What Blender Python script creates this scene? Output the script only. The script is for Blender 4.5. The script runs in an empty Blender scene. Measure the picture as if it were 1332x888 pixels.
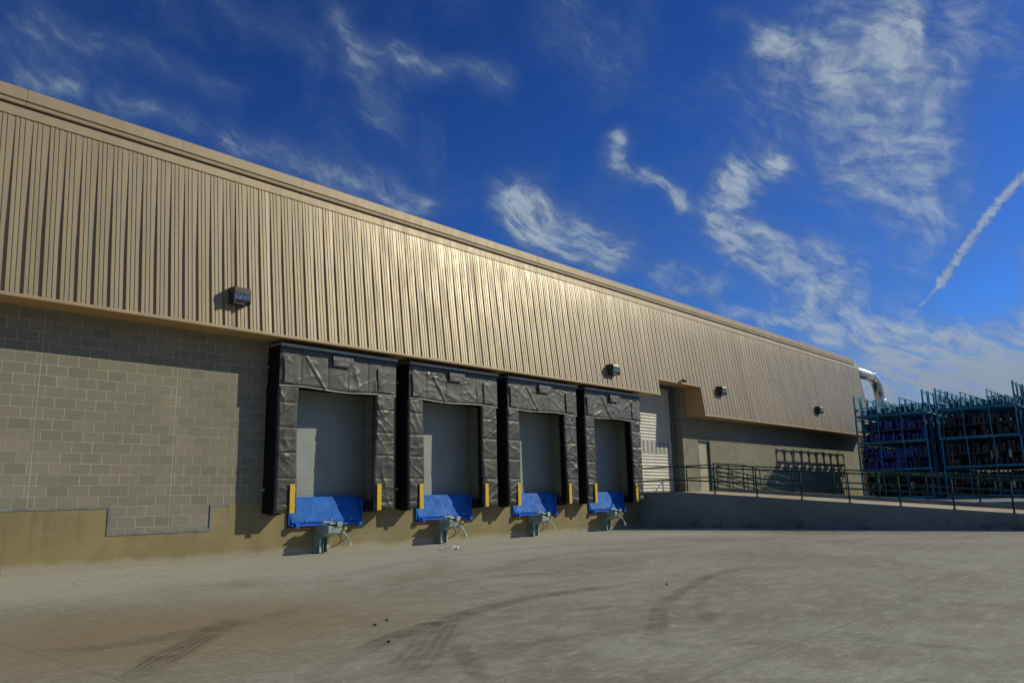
import bpy, bmesh, math, random
from mathutils import Vector, Matrix, noise
R = math.radians
random.seed(7)
scene = bpy.context.scene
col = scene.collection
ZO = 1.17            # all heights below are measured from eye level; the apron lies 1.17 m lower
GZ = -1.17           # apron
YZ = -0.45           # raised yard behind the ramp
DW = 16.5            # face of the block wall (distance inward)

# ------------------------------------------------------------------ helpers
class MB:
    def __init__(s): s.v = []; s.f = []; s.m = []; s.sm = []
    def quad(s, a, b, c, d, mi=0, smooth=False):
        n = len(s.v); s.v += [a, b, c, d]; s.f.append((n, n+1, n+2, n+3)); s.m.append(mi); s.sm.append(smooth)
    def poly(s, pts, mi=0):
        n = len(s.v); s.v += list(pts); s.f.append(tuple(range(n, n+len(pts)))); s.m.append(mi); s.sm.append(False)
    def box(s, x0, x1, y0, y1, z0, z1, mi=0):
        if x0 > x1: x0, x1 = x1, x0
        if y0 > y1: y0, y1 = y1, y0
        if z0 > z1: z0, z1 = z1, z0
        n = len(s.v)
        s.v += [(x0,y0,z0),(x1,y0,z0),(x1,y1,z0),(x0,y1,z0),(x0,y0,z1),(x1,y0,z1),(x1,y1,z1),(x0,y1,z1)]
        for f in ((0,3,2,1),(4,5,6,7),(0,1,5,4),(1,2,6,5),(2,3,7,6),(3,0,4,7)):
            s.f.append(tuple(n+i for i in f)); s.m.append(mi); s.sm.append(False)
        return s
    def prism(s, prof, axis, a0, a1, mi=0):
        # profile = list of 2D points; axis 'x': (y,z), 'y': (x,z), 'z': (x,y)
        def P(p, a): return {'x': (a, p[0], p[1]), 'y': (p[0], a, p[1]), 'z': (p[0], p[1], a)}[axis]
        n = len(s.v); k = len(prof)
        s.v += [P(p, a0) for p in prof] + [P(p, a1) for p in prof]
        for i in range(k):
            j = (i+1) % k
            s.f.append((n+i, n+j, n+k+j, n+k+i)); s.m.append(mi); s.sm.append(False)
        s.f.append(tuple(n+i for i in range(k))); s.m.append(mi); s.sm.append(False)
        s.f.append(tuple(n+k+i for i in reversed(range(k)))); s.m.append(mi); s.sm.append(False)
        return s
    def tube(s, pts, r, seg=8, mi=0, radii=None, smooth=True):
        pts = [Vector(p) for p in pts]; rings = []
        prev = None
        for i, p in enumerate(pts):
            if i == 0: t = pts[1]-p
            elif i == len(pts)-1: t = p-pts[i-1]
            else: t = (pts[i+1]-p).normalized() + (p-pts[i-1]).normalized()
            t.normalize()
            if prev is None:
                u = Vector((0,0,1)) if abs(t.z) < .9 else Vector((1,0,0))
                u = (u - t*u.dot(t)).normalized()
            else:
                u = (prev - t*prev.dot(t)).normalized()
            prev = u; w = t.cross(u)
            rr = radii[i] if radii else r
            n = len(s.v)
            for k in range(seg):
                a = 2*math.pi*k/seg
                s.v.append(tuple(p + u*rr*math.cos(a) + w*rr*math.sin(a)))
            rings.append(n)
        for a, b in zip(rings, rings[1:]):
            for k in range(seg):
                j = (k+1) % seg
                s.f.append((a+k, a+j, b+j, b+k)); s.m.append(mi); s.sm.append(smooth)
        s.f.append(tuple(rings[0]+k for k in reversed(range(seg)))); s.m.append(mi); s.sm.append(False)
        s.f.append(tuple(rings[-1]+k for k in range(seg))); s.m.append(mi); s.sm.append(False)
        return s
    def bar(s, a, b, w, h=None, mi=0):
        h = h or w
        a = Vector(a); b = Vector(b); t = (b-a).normalized()
        u = Vector((0,0,1)) if abs(t.z) < .9 else Vector((0,1,0))
        u = (u - t*u.dot(t)).normalized(); v = t.cross(u)
        n = len(s.v)
        for p in (a, b):
            for c, d in ((-1,-1),(1,-1),(1,1),(-1,1)):
                s.v.append(tuple(p + v*c*w/2 + u*d*h/2))
        for f in ((0,3,2,1),(4,5,6,7),(0,1,5,4),(1,2,6,5),(2,3,7,6),(3,0,4,7)):
            s.f.append(tuple(n+i for i in f)); s.m.append(mi); s.sm.append(False)
        return s
    def grid(s, fn, nu, nv, mi=0, smooth=True):
        n = len(s.v)
        for j in range(nv+1):
            for i in range(nu+1): s.v.append(tuple(fn(i/nu, j/nv)))
        for j in range(nv):
            for i in range(nu):
                a = n + j*(nu+1) + i
                s.f.append((a, a+1, a+nu+2, a+nu+1)); s.m.append(mi); s.sm.append(smooth)
        return s
    def build(s, name, mats, parent=None, bevel=0, origin=None):
        if not isinstance(mats, (list, tuple)): mats = [mats]
        if parent is not None: o = Vector(parent_world(parent))
        elif origin is not None: o = Vector(origin) + Vector((0,0,ZO))
        else:
            xs = [v[0] for v in s.v]; ys = [v[1] for v in s.v]; zs = [v[2] for v in s.v]
            o = Vector(((min(xs)+max(xs))/2, (min(ys)+max(ys))/2, min(zs)+ZO))
        me = bpy.data.meshes.new(name)
        me.from_pydata([(v[0]-o.x, v[1]-o.y, v[2]+ZO-o.z) for v in s.v], [], s.f)
        for m in mats: me.materials.append(m)
        for p, mi, sm in zip(me.polygons, s.m, s.sm): p.material_index = mi; p.use_smooth = sm
        me.update()
        bm = bmesh.new(); bm.from_mesh(me)
        if bevel or any(s.sm): bmesh.ops.remove_doubles(bm, verts=bm.verts, dist=1e-5)
        bmesh.ops.recalc_face_normals(bm, faces=bm.faces)
        if bevel:
            es = [e for e in bm.edges if len(e.link_faces) == 2 and e.calc_face_angle(0) > .6]
            bmesh.ops.bevel(bm, geom=es, offset=bevel, segments=2, affect='EDGES', profile=.6)
        bm.to_mesh(me); bm.free()
        ob = bpy.data.objects.new(name, me)
        col.objects.link(ob)
        if parent is not None: ob.parent = parent
        else: ob.location = o
        return ob
def parent_world(o):
    l = Vector((0,0,0))
    while o is not None:
        l = l + Vector(o.location); o = o.parent
    return l
def tag(o, label=None, cat=None, group=None, kind=None):
    if label: o['label'] = label
    if cat: o['category'] = cat
    if group: o['group'] = group
    if kind: o['kind'] = kind
    return o
def thing(name, loc, label, cat, group=None):
    o = bpy.data.objects.new(name, None); col.objects.link(o)
    o.location = (loc[0], loc[1], loc[2]+ZO); o.empty_display_size = .2
    return tag(o, label, cat, group)
def copy_tree(o, parent=None):
    c = o.copy(); col.objects.link(c)
    if parent is not None: c.parent = parent
    for ch in [q for q in bpy.data.objects if q.parent == o]: copy_tree(ch, c)
    return c

# ------------------------------------------------------------------ materials
class NT:
    def __init__(s, tree): s.t = tree; s.n = tree.nodes; s.l = tree.links
    def new(s, typ, **kw):
        n = s.n.new(typ)
        for k, v in kw.items(): setattr(n, k, v)
        return n
    def put(s, sock, v):
        if hasattr(v, 'is_linked') or isinstance(v, bpy.types.NodeSocket): s.l.new(v, sock)
        else:
            if sock.type == 'RGBA' and len(v) == 3: v = (*v, 1)
            sock.default_value = v
    def math(s, op, a, b=0.0, c=0.0, clamp=False):
        n = s.new('ShaderNodeMath', operation=op, use_clamp=clamp)
        s.put(n.inputs[0], a); s.put(n.inputs[1], b); s.put(n.inputs[2], c); return n.outputs[0]
    def vec(s, op, a, b=(0,0,0), scale=None):
        n = s.new('ShaderNodeVectorMath', operation=op)
        s.put(n.inputs[0], a); s.put(n.inputs[1], b)
        if scale is not None: s.put(n.inputs['Scale'], scale)
        return n.outputs['Value'] if op in ('DOT_PRODUCT','LENGTH','DISTANCE') else n.outputs[0]
    def noise(s, vec, scale, detail=4, rough=.55, dist=0, stretch=None):
        if stretch is not None: vec = s.vec('MULTIPLY', vec, stretch)
        n = s.new('ShaderNodeTexNoise'); s.put(n.inputs['Vector'], vec)
        n.inputs['Scale'].default_value = scale; n.inputs['Detail'].default_value = detail
        n.inputs['Roughness'].default_value = rough; n.inputs['Distortion'].default_value = dist
        return n.outputs['Fac']
    def ramp(s, v, a, b, lo=0.0, hi=1.0, smooth=True):
        n = s.new('ShaderNodeMapRange', interpolation_type='SMOOTHSTEP' if smooth else 'LINEAR')
        s.put(n.inputs['Value'], v); n.inputs['From Min'].default_value = a; n.inputs['From Max'].default_value = b
        n.inputs['To Min'].default_value = lo; n.inputs['To Max'].default_value = hi
        return n.outputs['Result']
    def mix(s, f, a, b, mode='MIX'):
        n = s.new('ShaderNodeMix', data_type='RGBA', blend_type=mode)
        s.put(n.inputs[0], f); s.put(n.inputs[6], a); s.put(n.inputs[7], b); return n.outputs[2]
    def bump(s, h, strength=.3, dist=.01, normal=None):
        n = s.new('ShaderNodeBump'); s.put(n.inputs['Height'], h)
        n.inputs['Strength'].default_value = strength; n.inputs['Distance'].default_value = dist
        if normal is not None: s.put(n.inputs['Normal'], normal)
        return n.outputs[0]
def material(name):
    m = bpy.data.materials.new(name); m.use_nodes = True
    t = NT(m.node_tree); b = m.node_tree.nodes['Principled BSDF']
    geo = t.new('ShaderNodeNewGeometry')
    return m, t, b, geo.outputs['Position']
def plain(name, c, rough=.5, metal=0, var=.12, scale=3, bump=0, spec=.5, stretch=None, bscale=20, grime=None):
    m, t, b, P = material(name)
    n = t.noise(P, scale, 5, stretch=stretch)
    lo = tuple(x*(1-var) for x in c); hi = tuple(min(1, x*(1+var)) for x in c)
    cc = t.mix(t.ramp(n, .3, .7), lo, hi)
    if grime:
        g = t.ramp(t.noise(P, scale*2.3, 6, .7), .55, .75, 0, grime[1]); cc = t.mix(g, cc, grime[0])
    t.put(b.inputs['Base Color'], cc)
    t.put(b.inputs['Roughness'], t.ramp(t.noise(P, scale*3, 3), .3, .7, max(0, rough-.08), min(1, rough+.08)))
    b.inputs['Metallic'].default_value = metal
    b.inputs['Specular IOR Level'].default_value = spec
    if bump: t.put(b.inputs['Normal'], t.bump(t.noise(P, bscale, 4), bump, .01))
    return m
def sep(t, v):
    n = t.new('ShaderNodeSeparateXYZ'); t.put(n.inputs[0], v); return n.outputs
def comb(t, x, y, z):
    n = t.new('ShaderNodeCombineXYZ'); t.put(n.inputs[0], x); t.put(n.inputs[1], y); t.put(n.inputs[2], z); return n.outputs[0]
def segment(t, P, A, B, w, s):
    """soft stroke of half width w along the segment A-B (vectors), value 0..s"""
    A = Vector(A); B = Vector(B); d = B-A; L2 = d.length_squared
    q = t.vec('SUBTRACT', P, tuple(A))
    k = t.math('MULTIPLY', t.vec('DOT_PRODUCT', q, tuple(d)), 1/L2, clamp=True)
    r = t.vec('LENGTH', t.vec('SUBTRACT', q, t.vec('SCALE', tuple(d), scale=k)))
    g = t.math('MULTIPLY', r, 1/w); g = t.math('MULTIPLY', g, g)
    g = t.math('POWER', 2.718, t.math('MULTIPLY', g, -1.0))
    return t.math('MULTIPLY', g, s)

TRACKS = [
  ([(2.38, 5.76), (3.8, 7.26), (4.78, 8.29)], .11, 0.6),
  ([(3.5, 5.0), (4.82, 5.72), (5.96, 6.1), (7.61, 6.45), (9.56, 6.16)], .09, 0.75),
  ([(3.43, 4.19), (4.33, 4.88), (5.33, 5.72), (5.96, 6.1)], .13, 0.5),
  ([(4.88, 4.95), (4.6,4.72), (4.38, 4.4), (3.87, 3.77)], .055, 0.75),
  ([(5.44, 3.27), (5.6,3.5), (5.9, 3.75), (6.55, 4.1), (7.99, 4.86), (10.95, 5.84), (13.09, 5.9)], .07, 0.7),
  ([(5.9,3.75),(5.75,3.5),(5.9,3.2),(6.5,2.75)], .05, .5),
  ([(6.98, 2.69), (6.81, 2.04), (6.85, 1.23)], .035, 0.7),
  ([(7.71, 8.5), (9.09, 8.62), (10.35, 7.8)], .06, 0.55),
  ([(2.28, 7.85), (3.1, 7.39), (5.52, 7.91)], .12, 0.4),
  ([(8.61, 4.76), (7.51, 4.14), (6.71, 3.61)], .05, 0.4),
  ([(9.37, 1.68), (9.35, 2.98)], .05, 0.4),
  ([(4.27, 4.46), (5.23, 4.44), (6.06, 4.01)], .09, 0.4),
  ([(9.5,9.2),(13.5,10.5),(19,10.2)], .12, .35), ([(7,10.5),(12,12.5),(20,12)], .14, .3),
]
PALE = [((13.91,3.3),(9.65,2.99)), ((6.96,3.22),(4.93,2.85)), ((7.44,2.12),(5.25,1.91)), ((11.53,2.03),(6.71,1.69))]
def mat_apron():
    m, t, b, P = material('apron_concrete')
    x, y, z = sep(t, P)
    n1 = t.noise(P, .22, 7, .62, 1.2); n2 = t.noise(P, 1.1, 8, .68, .2, stretch=(.7,1.2,1)); n3 = t.noise(P, 60, 3, .6)
    n4 = t.noise(P, 3.5, 8, .72, .3, stretch=(.7,1.2,1))
    c = t.mix(t.ramp(n1, .35, .65), (.262,.252,.19), (.415,.405,.325))
    c = t.mix(t.ramp(n2, .38, .72, 0, .5), c, (.185,.155,.09))
    c = t.mix(t.ramp(n4, .46, .62, 0, .55), c, (.47,.45,.36))
    # washed, paler strip next to the wall
    wash = t.math('MULTIPLY', t.ramp(t.math('ADD', y, t.math('MULTIPLY', n1, 4.5)), 11.8, 15.2), t.ramp(t.noise(P,.5,4), .2, .6, .35, .9))
    c = t.mix(wash, c, (.50,.49,.41))
    # brown dust near the left
    d = t.vec('LENGTH', t.vec('MULTIPLY', t.vec('SUBTRACT', P, (3.6,7.9,0)), (.36,.42,0)))
    dust = t.math('MULTIPLY', t.ramp(t.math('ADD', d, t.math('MULTIPLY', n2, .9)), .6, 1.9, 1, 0), .8)
    c = t.mix(dust, c, (.29,.205,.085))
    rust = t.ramp(t.noise(t.vec('ADD', P, (11,5,0)), .8, 6, .6, .5, stretch=(.6,1.5,1)), .66, .74, 0, .38)
    c = t.mix(rust, c, (.27,.16,.07))
    pl = None
    for a, b2 in PALE:
        g = segment(t, comb(t,x,y,0), (*a,0), (*b2,0), .03, .5)
        pl = g if pl is None else t.math('MAXIMUM', pl, g)
    c = t.mix(t.math('MULTIPLY', pl, n4), c, (.5,.48,.42))
    # saw-cut joints every 4.57 m
    for ax, off in ((x, 2.1), (y, 1.85)):
        f = t.math('PINGPONG', t.math('ADD', ax, off), 2.285)
        c = t.mix(t.ramp(f, .004, .012, .5, 0), c, (.09,.085,.07))
    vo = t.new('ShaderNodeTexVoronoi', feature='DISTANCE_TO_EDGE'); t.put(vo.inputs['Vector'], t.vec('ADD', P, t.vec('SCALE', comb(t, n2, n4, 0), scale=.9))); vo.inputs['Scale'].default_value = .16
    ck = t.math('MULTIPLY', t.ramp(vo.outputs['Distance'], .0008, .0028, 1, 0), t.ramp(n1, .50, .62, 0, .55)); c = t.mix(ck, c, (.09,.08,.06))
    oil = t.ramp(t.noise(t.vec('ADD', P, (5,9,0)), 1.9, 4, .5), .74, .80, 0, .4); c = t.mix(oil, c, (.12,.11,.085))
    c = t.mix(t.ramp(n3, .3, .7, 0, .45), c, (.16,.15,.12))
    n5 = t.noise(P, 14, 8, .75, stretch=(.8,1.1,1)); c = t.mix(t.ramp(n5, .36, .60, .38, 0), c, (.19,.17,.12)); c = t.mix(t.ramp(n5, .54, .68, 0, .5), c, (.50,.48,.40))
    grit = t.ramp(t.noise(P, 130, 2, .6), .58, .70, 0, .4); c = t.mix(grit, c, (.12,.11,.085))
    sp = t.ramp(t.noise(P, 23, 2), .70, .76, 0, .55)
    c = t.mix(sp, c, (.1,.09,.07))
    t.put(b.inputs['Base Color'], c); b.inputs['Roughness'].default_value = .85
    b.inputs['Specular IOR Level'].default_value = .3
    h = t.math('ADD', t.math('MULTIPLY', n4, .6), t.math('ADD', t.math('MULTIPLY', n3, .15), 0.0))
    t.put(b.inputs['Normal'], t.bump(h, .10, .01))
    return m

def mat_block():
    m, t, b, P = material('concrete_block')
    x, y, z = sep(t, P)
    # use x+y so that returns (jambs) show joints too; rows start at the floor line
    u = t.math('ADD', x, y)
    v = comb(t, t.math('ADD', u, -DW-.07), t.math('ADD', z, -(ZO+.03)), 0)
    wob = t.math('MULTIPLY', t.math('SUBTRACT', t.noise(P, 9, 2), .5), .004)
    v = t.vec('ADD', v, comb(t, wob, wob, 0))
    br = t.new('ShaderNodeTexBrick'); t.put(br.inputs['Vector'], v)
    br.offset = .5; br.squash = 1
    br.inputs['Scale'].default_value = 1; br.inputs['Brick Width'].default_value = .374; br.inputs['Row Height'].default_value = .2075
    br.inputs['Mortar Size'].default_value = .0052; br.inputs['Mortar Smooth'].default_value = .15; br.inputs['Bias'].default_value = 0
    t.put(br.inputs['Color1'], (0,0,0)); t.put(br.inputs['Color2'], (1,1,1)); t.put(br.inputs['Mortar'], (.5,.5,.5))
    sc = t.new('ShaderNodeSeparateColor'); t.l.new(br.outputs['Color'], sc.inputs[0])
    tone = sc.outputs[0]; mort = br.outputs['Fac']
    c = t.mix(tone, (.198,.19,.138), (.25,.238,.175))
    pink = t.ramp(tone, .90, .93, 0, .55); c = t.mix(pink, c, (.30,.235,.18))
    dark = t.ramp(tone, .0, .07, .35, 0); c = t.mix(dark, c, (.15,.15,.13))
    c = t.mix(t.ramp(t.noise(P, .5, 4), .35, .7, 0, .5), c, (.195,.175,.135))
    c = t.mix(t.ramp(t.noise(P, 55, 3, .7), .3, .75, 0, .4), c, (.13,.13,.11))
    # every fourth-metre control joint
    f = t.math('PINGPONG', t.math('ADD', x, .31), 1.33)
    cj = t.ramp(f, .003, .010, 1, 0)
    mm = t.math('MAXIMUM', mort, t.math('MULTIPLY', cj, .8))
    mcol = t.mix(t.ramp(t.noise(P, 2.2, 4), .3, .7), (.34,.32,.24), (.52,.49,.38))
    c = t.mix(mm, c, mcol)
    stain = t.ramp(t.noise(P, 1.0, 5, .6, stretch=(1.5,1.5,.35)), .6, .8, 0, .3); c = t.mix(stain, c, (.12,.115,.09))
    t.put(b.inputs['Base Color'], c); b.inputs['Roughness'].default_value = .9; b.inputs['Specular IOR Level'].default_value = .25
    eff = t.ramp(t.noise(t.vec('ADD', P, (8,2,3)), 1.4, 6, .65, stretch=(1.6,1,.4)), .60, .76, 0, .22); c = t.mix(eff, c, (.42,.41,.35)); t.put(b.inputs['Base Color'], c)
    h = t.math('SUBTRACT', t.math('MULTIPLY', t.noise(P, 60, 4, .75), .45), mm)
    t.put(b.inputs['Normal'], t.bump(h, .8, .009))
    return m
def mat_foundation():
    m, t, b, P = material('ochre_stained_concrete')
    x, y, z = sep(t, P)
    n1 = t.noise(P, .9, 6, .6, .8); n2 = t.noise(P, 5, 6, .7, .6, stretch=(.5,1,1.2)); n3 = t.noise(P, 60, 3)
    c = t.mix(t.ramp(n1, .3, .7), (.205,.172,.082), (.275,.228,.108))
    c = t.mix(t.ramp(n2, .6, .78, 0, .65), c, (.13,.105,.05))
    # grey bare patches and dusty foot
    c = t.mix(t.ramp(t.noise(t.vec('ADD',P,(4,9,2)), .35, 5, .6), .50, .68, 0, .55), c, (.29,.26,.185))
    foot = t.ramp(t.math('ADD', z, t.math('MULTIPLY', n1, -.34)), -.10, .06, .75, 0)
    c = t.mix(foot, c, (.36,.34,.27))
    c = t.mix(t.ramp(n3, .3, .7, 0, .25), c, (.14,.11,.06))
    scr = t.ramp(t.noise(t.vec('ADD', P, (3,1,8)), 2.6, 7, .75, .3, stretch=(.5,1,2.2)), .60, .68, 0, .55); c = t.mix(scr, c, (.30,.285,.22))
    drip = t.math('MULTIPLY', t.ramp(t.noise(P, 3.5, 5, .6, stretch=(1.6,1,.12)), .56, .72, 0, .5), t.ramp(z, .2, 1.1)); c = t.mix(drip, c, (.11,.09,.05))
    chip = t.ramp(t.noise(P, 17, 3, .6), .70, .74, 0, .6); c = t.mix(chip, c, (.33,.31,.25))
    f = t.math('PINGPONG', t.math('ADD', x, .2), 2.44); c = t.mix(t.ramp(f, .003, .009, .4, 0), c, (.12,.1,.06))
    t.put(b.inputs['Base Color'], c); b.inputs['Roughness'].default_value = .85; b.inputs['Specular IOR Level'].default_value = .3
    t.put(b.inputs['Normal'], t.bump(t.math('ADD', n3, n2), .25, .008))
    return m
def mat_grey_concrete(name='grey_concrete', base=(.20,.235,.235)):
    m, t, b, P = material(name)
    x, y, z = sep(t, P)
    n1 = t.noise(P, .6, 6, .6); n2 = t.noise(P, 4, 6, .7, .5); n3 = t.noise(P, 70, 3)
    c = t.mix(t.ramp(n1, .3, .7), tuple(v*.78 for v in base), tuple(v*1.15 for v in base))
    c = t.mix(t.ramp(n2, .6, .75, 0, .5), c, tuple(v*.5 for v in base))
    lo = t.math('MULTIPLY', t.ramp(t.noise(P, 1.6, 6, .7, .6, stretch=(1,1,1.8)), .50, .62, 0, .8), t.ramp(z, .0, .55, 1, 0))
    c = t.mix(lo, c, tuple(v*.32 for v in base))
    c = t.mix(t.ramp(t.noise(P, 7, 4, .6, stretch=(1,1,.25)), .6, .75, 0, .35), c, tuple(v*1.5 for v in base))
    f = t.math('PINGPONG', y, 2.2); c = t.mix(t.ramp(f, .004, .014, .5, 0), c, tuple(v*.35 for v in base))
    c = t.mix(t.ramp(n3, .3, .7, 0, .3), c, tuple(v*.6 for v in base))
    t.put(b.inputs['Base Color'], c); b.inputs['Roughness'].default_value = .85; b.inputs['Specular IOR Level'].default_value = .3
    t.put(b.inputs['Normal'], t.bump(t.math('ADD', n3, n2), .25, .008))
    return m
def mat_cladding(name='tan_cladding', c0=(.30,.24,.148), rough=.43, seam=True):
    m, t, b, P = material(name)
    x, y, z = sep(t, P)
    n = t.noise(P, .8, 4, stretch=(1.6,1,.25))
    c = t.mix(t.ramp(n, .3, .7), tuple(v*.93 for v in c0), tuple(v*1.06 for v in c0))
    # panel to panel colour shift
    if seam:
        wn = t.new('ShaderNodeTexWhiteNoise', noise_dimensions='1D')
        t.put(wn.inputs['W'], t.math('FLOOR', t.math('DIVIDE', x, .9)))
        c = t.mix(t.math('MULTIPLY', wn.outputs['Value'], .14), c, tuple(v*.6 for v in c0))
    c = t.mix(t.ramp(t.noise(P, 3, 6, .7, stretch=(3,1,.3)), .55, .8, 0, .25), c, tuple(v*.65 for v in c0))
    t.put(b.inputs['Base Color'], c)
    t.put(b.inputs['Roughness'], t.ramp(t.noise(P, 2, 3, stretch=(2,1,.4)), .3, .7, rough-.05, rough+.07))
    b.inputs['Metallic'].default_value = .15; b.inputs['Specular IOR Level'].default_value = .42
    h = t.noise(P, 1.1, 3, .5, stretch=(2.4,1,.5))
    t.put(b.inputs['Normal'], t.bump(h, .18, .02))
    return m
def mat_vinyl(name='black_vinyl', c0=(.022,.022,.018), c1=(.045,.045,.037), dusty=(.10,.10,.08), rr=(.40,.62), bs=.18):
    m, t, b, P = material(name)
    n = t.noise(P, 5, 5, .6)
    c = t.mix(t.ramp(n, .3, .7), c0, c1)
    c = t.mix(t.ramp(t.noise(P, 1.8, 5, .6, stretch=(1,1,1.6)), .50, .72, 0, .6), c, dusty)
    t.put(b.inputs['Base Color'], c)
    sc_ = t.ramp(t.noise(t.vec('ADD', P, (2,5,1)), 4.0, 7, .75, .4, stretch=(.6,1,1.8)), .60, .70, 0, .45); c = t.mix(sc_, c, (.17,.165,.14))
    t.put(b.inputs['Base Color'], c)
    t.put(b.inputs['Roughness'], t.ramp(t.noise(P, 7, 4), .3, .7, *rr))
    b.inputs['Specular IOR Level'].default_value = .45
    x, y, z = sep(t, P)
    d = comb(t, t.math('ADD', x, t.math('MULTIPLY', z, .6)), y, t.math('SUBTRACT', z, t.math('MULTIPLY', x, .9)))
    h1 = t.noise(d, 2.0, 3, .5, .8, stretch=(.7,1,2.4))
    h2 = t.noise(P, 200, 2, .5)
    t.put(b.inputs['Normal'], t.bump(h2, .1, .001, t.bump(h1, bs*2, .035)))
    return m

M = {}
M['apron'] = mat_apron(); M['block'] = mat_block(); M['found'] = mat_foundation()
M['concrete'] = mat_grey_concrete()
M['ramp_top'] = mat_grey_concrete('ramp_concrete', (.52,.43,.29))
M['clad'] = mat_cladding(); M['fascia'] = mat_cladding('tan_fascia', (.33,.255,.155), .48, False)
M['soffit'] = mat_cladding('tan_soffit', (.52,.33,.15), .6, False)
M['vinyl'] = mat_vinyl(); M['vinyl_head'] = mat_vinyl('dusty_header_vinyl', (.042,.044,.038), (.070,.073,.064), (.12,.123,.105), (.42,.60), .14)
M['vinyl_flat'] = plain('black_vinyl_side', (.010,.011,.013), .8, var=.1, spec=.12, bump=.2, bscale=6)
M['cap'] = plain('galvanised_cap', (.30,.31,.28), .45, .5, bump=.15)
M['yellow'] = plain('yellow_guide_strip', (.62,.40,.012), .5, var=.1, scale=12, grime=((.2,.12,.02), .5))
M['blue_lip'] = plain('blue_leveller_paint', (.012,.12,.46), .62, 0, .12, 2, bump=0, grime=((.05,.065,.10), .6), spec=.12)
M['blue_bright'] = plain('blue_hinge_paint', (.02,.13,.65), .6, 0, .1, 6, spec=.2)
M['galv'] = plain('galvanised_steel', (.30,.38,.34), .5, .35, .4, 7, bump=.08, grime=((.12,.11,.08), .7))
M['rubber'] = plain('black_rubber', (.018,.018,.018), .85, var=.25, bump=.3, spec=.25)
M['door_white'] = plain('ribbed_door_paint', (.24,.27,.25), .5, 0, .08, 1.2, bump=.04, grime=((.3,.29,.25), .3))
M['tall_door'] = plain('cream_slat_paint', (.42,.415,.355), .5, 0, .07, 1.2, grime=((.3,.29,.25), .3))
M['dark_vent'] = plain('dark_vent', (.015,.02,.02), .6)
M['track'] = plain('door_track_steel', (.12,.13,.15), .5, .3)
M['rail'] = plain('green_painted_steel', (.010,.055,.055), .75, 0, .15, 4, spec=.15)
M['ped_door'] = plain('beige_door_paint', (.36,.33,.25), .5, 0, .05, 2)
M['ped_frame'] = plain('dark_green_frame', (.02,.07,.06), .45)
M['steel_angle'] = plain('grey_primed_angle', (.15,.16,.165), .6, .1, .25, 5, grime=((.26,.10,.03), .8), bump=.2)
M['primer'] = plain('orange_primer', (.45,.15,.04), .7, var=.3, scale=8, grime=((.2,.17,.1),.7))
M['lamp_body'] = plain('bronze_lamp_housing', (.045,.04,.035), .45, .2, .1, 8)
M['rack'] = plain('blue_rack_paint', (.02,.20,.32), .55, 0, .3, 1.5, spec=.35, grime=((.03,.05,.07), .5))
M['rack_load'] = plain('dark_rack_load', (.02,.024,.032), .5, .2, .6, .9, spec=.5)
M['rack_load_blue'] = plain('deep_blue_rack_load', (.006,.045,.20), .5, 0, .9, 1.1)
M['duct'] = plain('galvanised_duct', (.62,.63,.62), .22, .95, .12, 2, bump=.12, bscale=3)
M['roof'] = plain('roof_membrane', (.4,.39,.36), .8)
M['shed'] = mat_cladding('far_shed_sheet', (.42,.29,.17), .6)
M['white_paint'] = plain('lettering_grey', (.24,.25,.25), .6)
M['decal'] = plain('decal_black', (.012,.013,.016), .45)
M['car_paint'] = plain('pale_car_paint', (.42,.47,.55), .25, .3, .03)
M['car_glass'] = plain('car_glass', (.02,.025,.03), .06, 0, .02, spec=.8)
M['paper'] = plain('paper_scrap', (.75,.75,.72), .8, var=.05)
M['stone'] = plain('dark_stone', (.05,.045,.04), .9, var=.4, scale=30)
def mat_lens():
    m, t, b, P = material('prismatic_lens')
    t.put(b.inputs['Base Color'], t.mix(t.ramp(t.noise(P, 26, 2), .4, .6), (.10,.11,.15), (.35,.36,.40)))
    b.inputs['Roughness'].default_value = .12; b.inputs['Metallic'].default_value = .55; b.inputs['Specular IOR Level'].default_value = 1
    wv = t.new('ShaderNodeTexWave'); t.put(wv.inputs['Vector'], P); wv.inputs['Scale'].default_value = 16; wv.bands_direction = 'X'
    t.put(b.inputs['Normal'], t.bump(wv.outputs['Fac'], .9, .02))
    return m
M['lens'] = mat_lens()

# ------------------------------------------------------------------ ground
g = MB(); g.quad((-900,-900,GZ),(900,-900,GZ),(900,900,GZ),(-900,900,GZ))
tag(g.build('concrete_apron', M['apron'], origin=(0,0,GZ)), kind='structure')
def mat_track():
    m, t, b, P = material('tyre_dirt')
    uv = t.new('ShaderNodeUVMap').outputs[0]
    u, v, _ = sep(t, uv)
    e = t.ramp(t.math('ABSOLUTE', t.math('SUBTRACT', u, .5)), .22, .5, 1, 0)
    tread = t.math('MULTIPLY', t.ramp(t.math('PINGPONG', u, .0833), .02, .045, .45, 1), t.ramp(t.math('PINGPONG', v, .5), .0, .22, 0, 1))
    n = t.ramp(t.noise(P, 3.2, 6, .7, .6), .30, .66, .12, 1)
    ends = t.ramp(t.noise(P, .7, 3), .3, .6, .5, 1)
    a = t.math('MULTIPLY', t.math('MULTIPLY', e, n), t.math('MULTIPLY', tread, ends))
    at = t.new('ShaderNodeObjectInfo')
    a = t.math('MULTIPLY', t.math('MULTIPLY', a, at.outputs['Alpha']), .66)
    b.inputs['Roughness'].default_value = .8
    t.put(b.inputs['Base Color'], (.085,.07,.045)); t.put(b.inputs['Alpha'], a)
    return m
M['track_dirt'] = mat_track()
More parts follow.
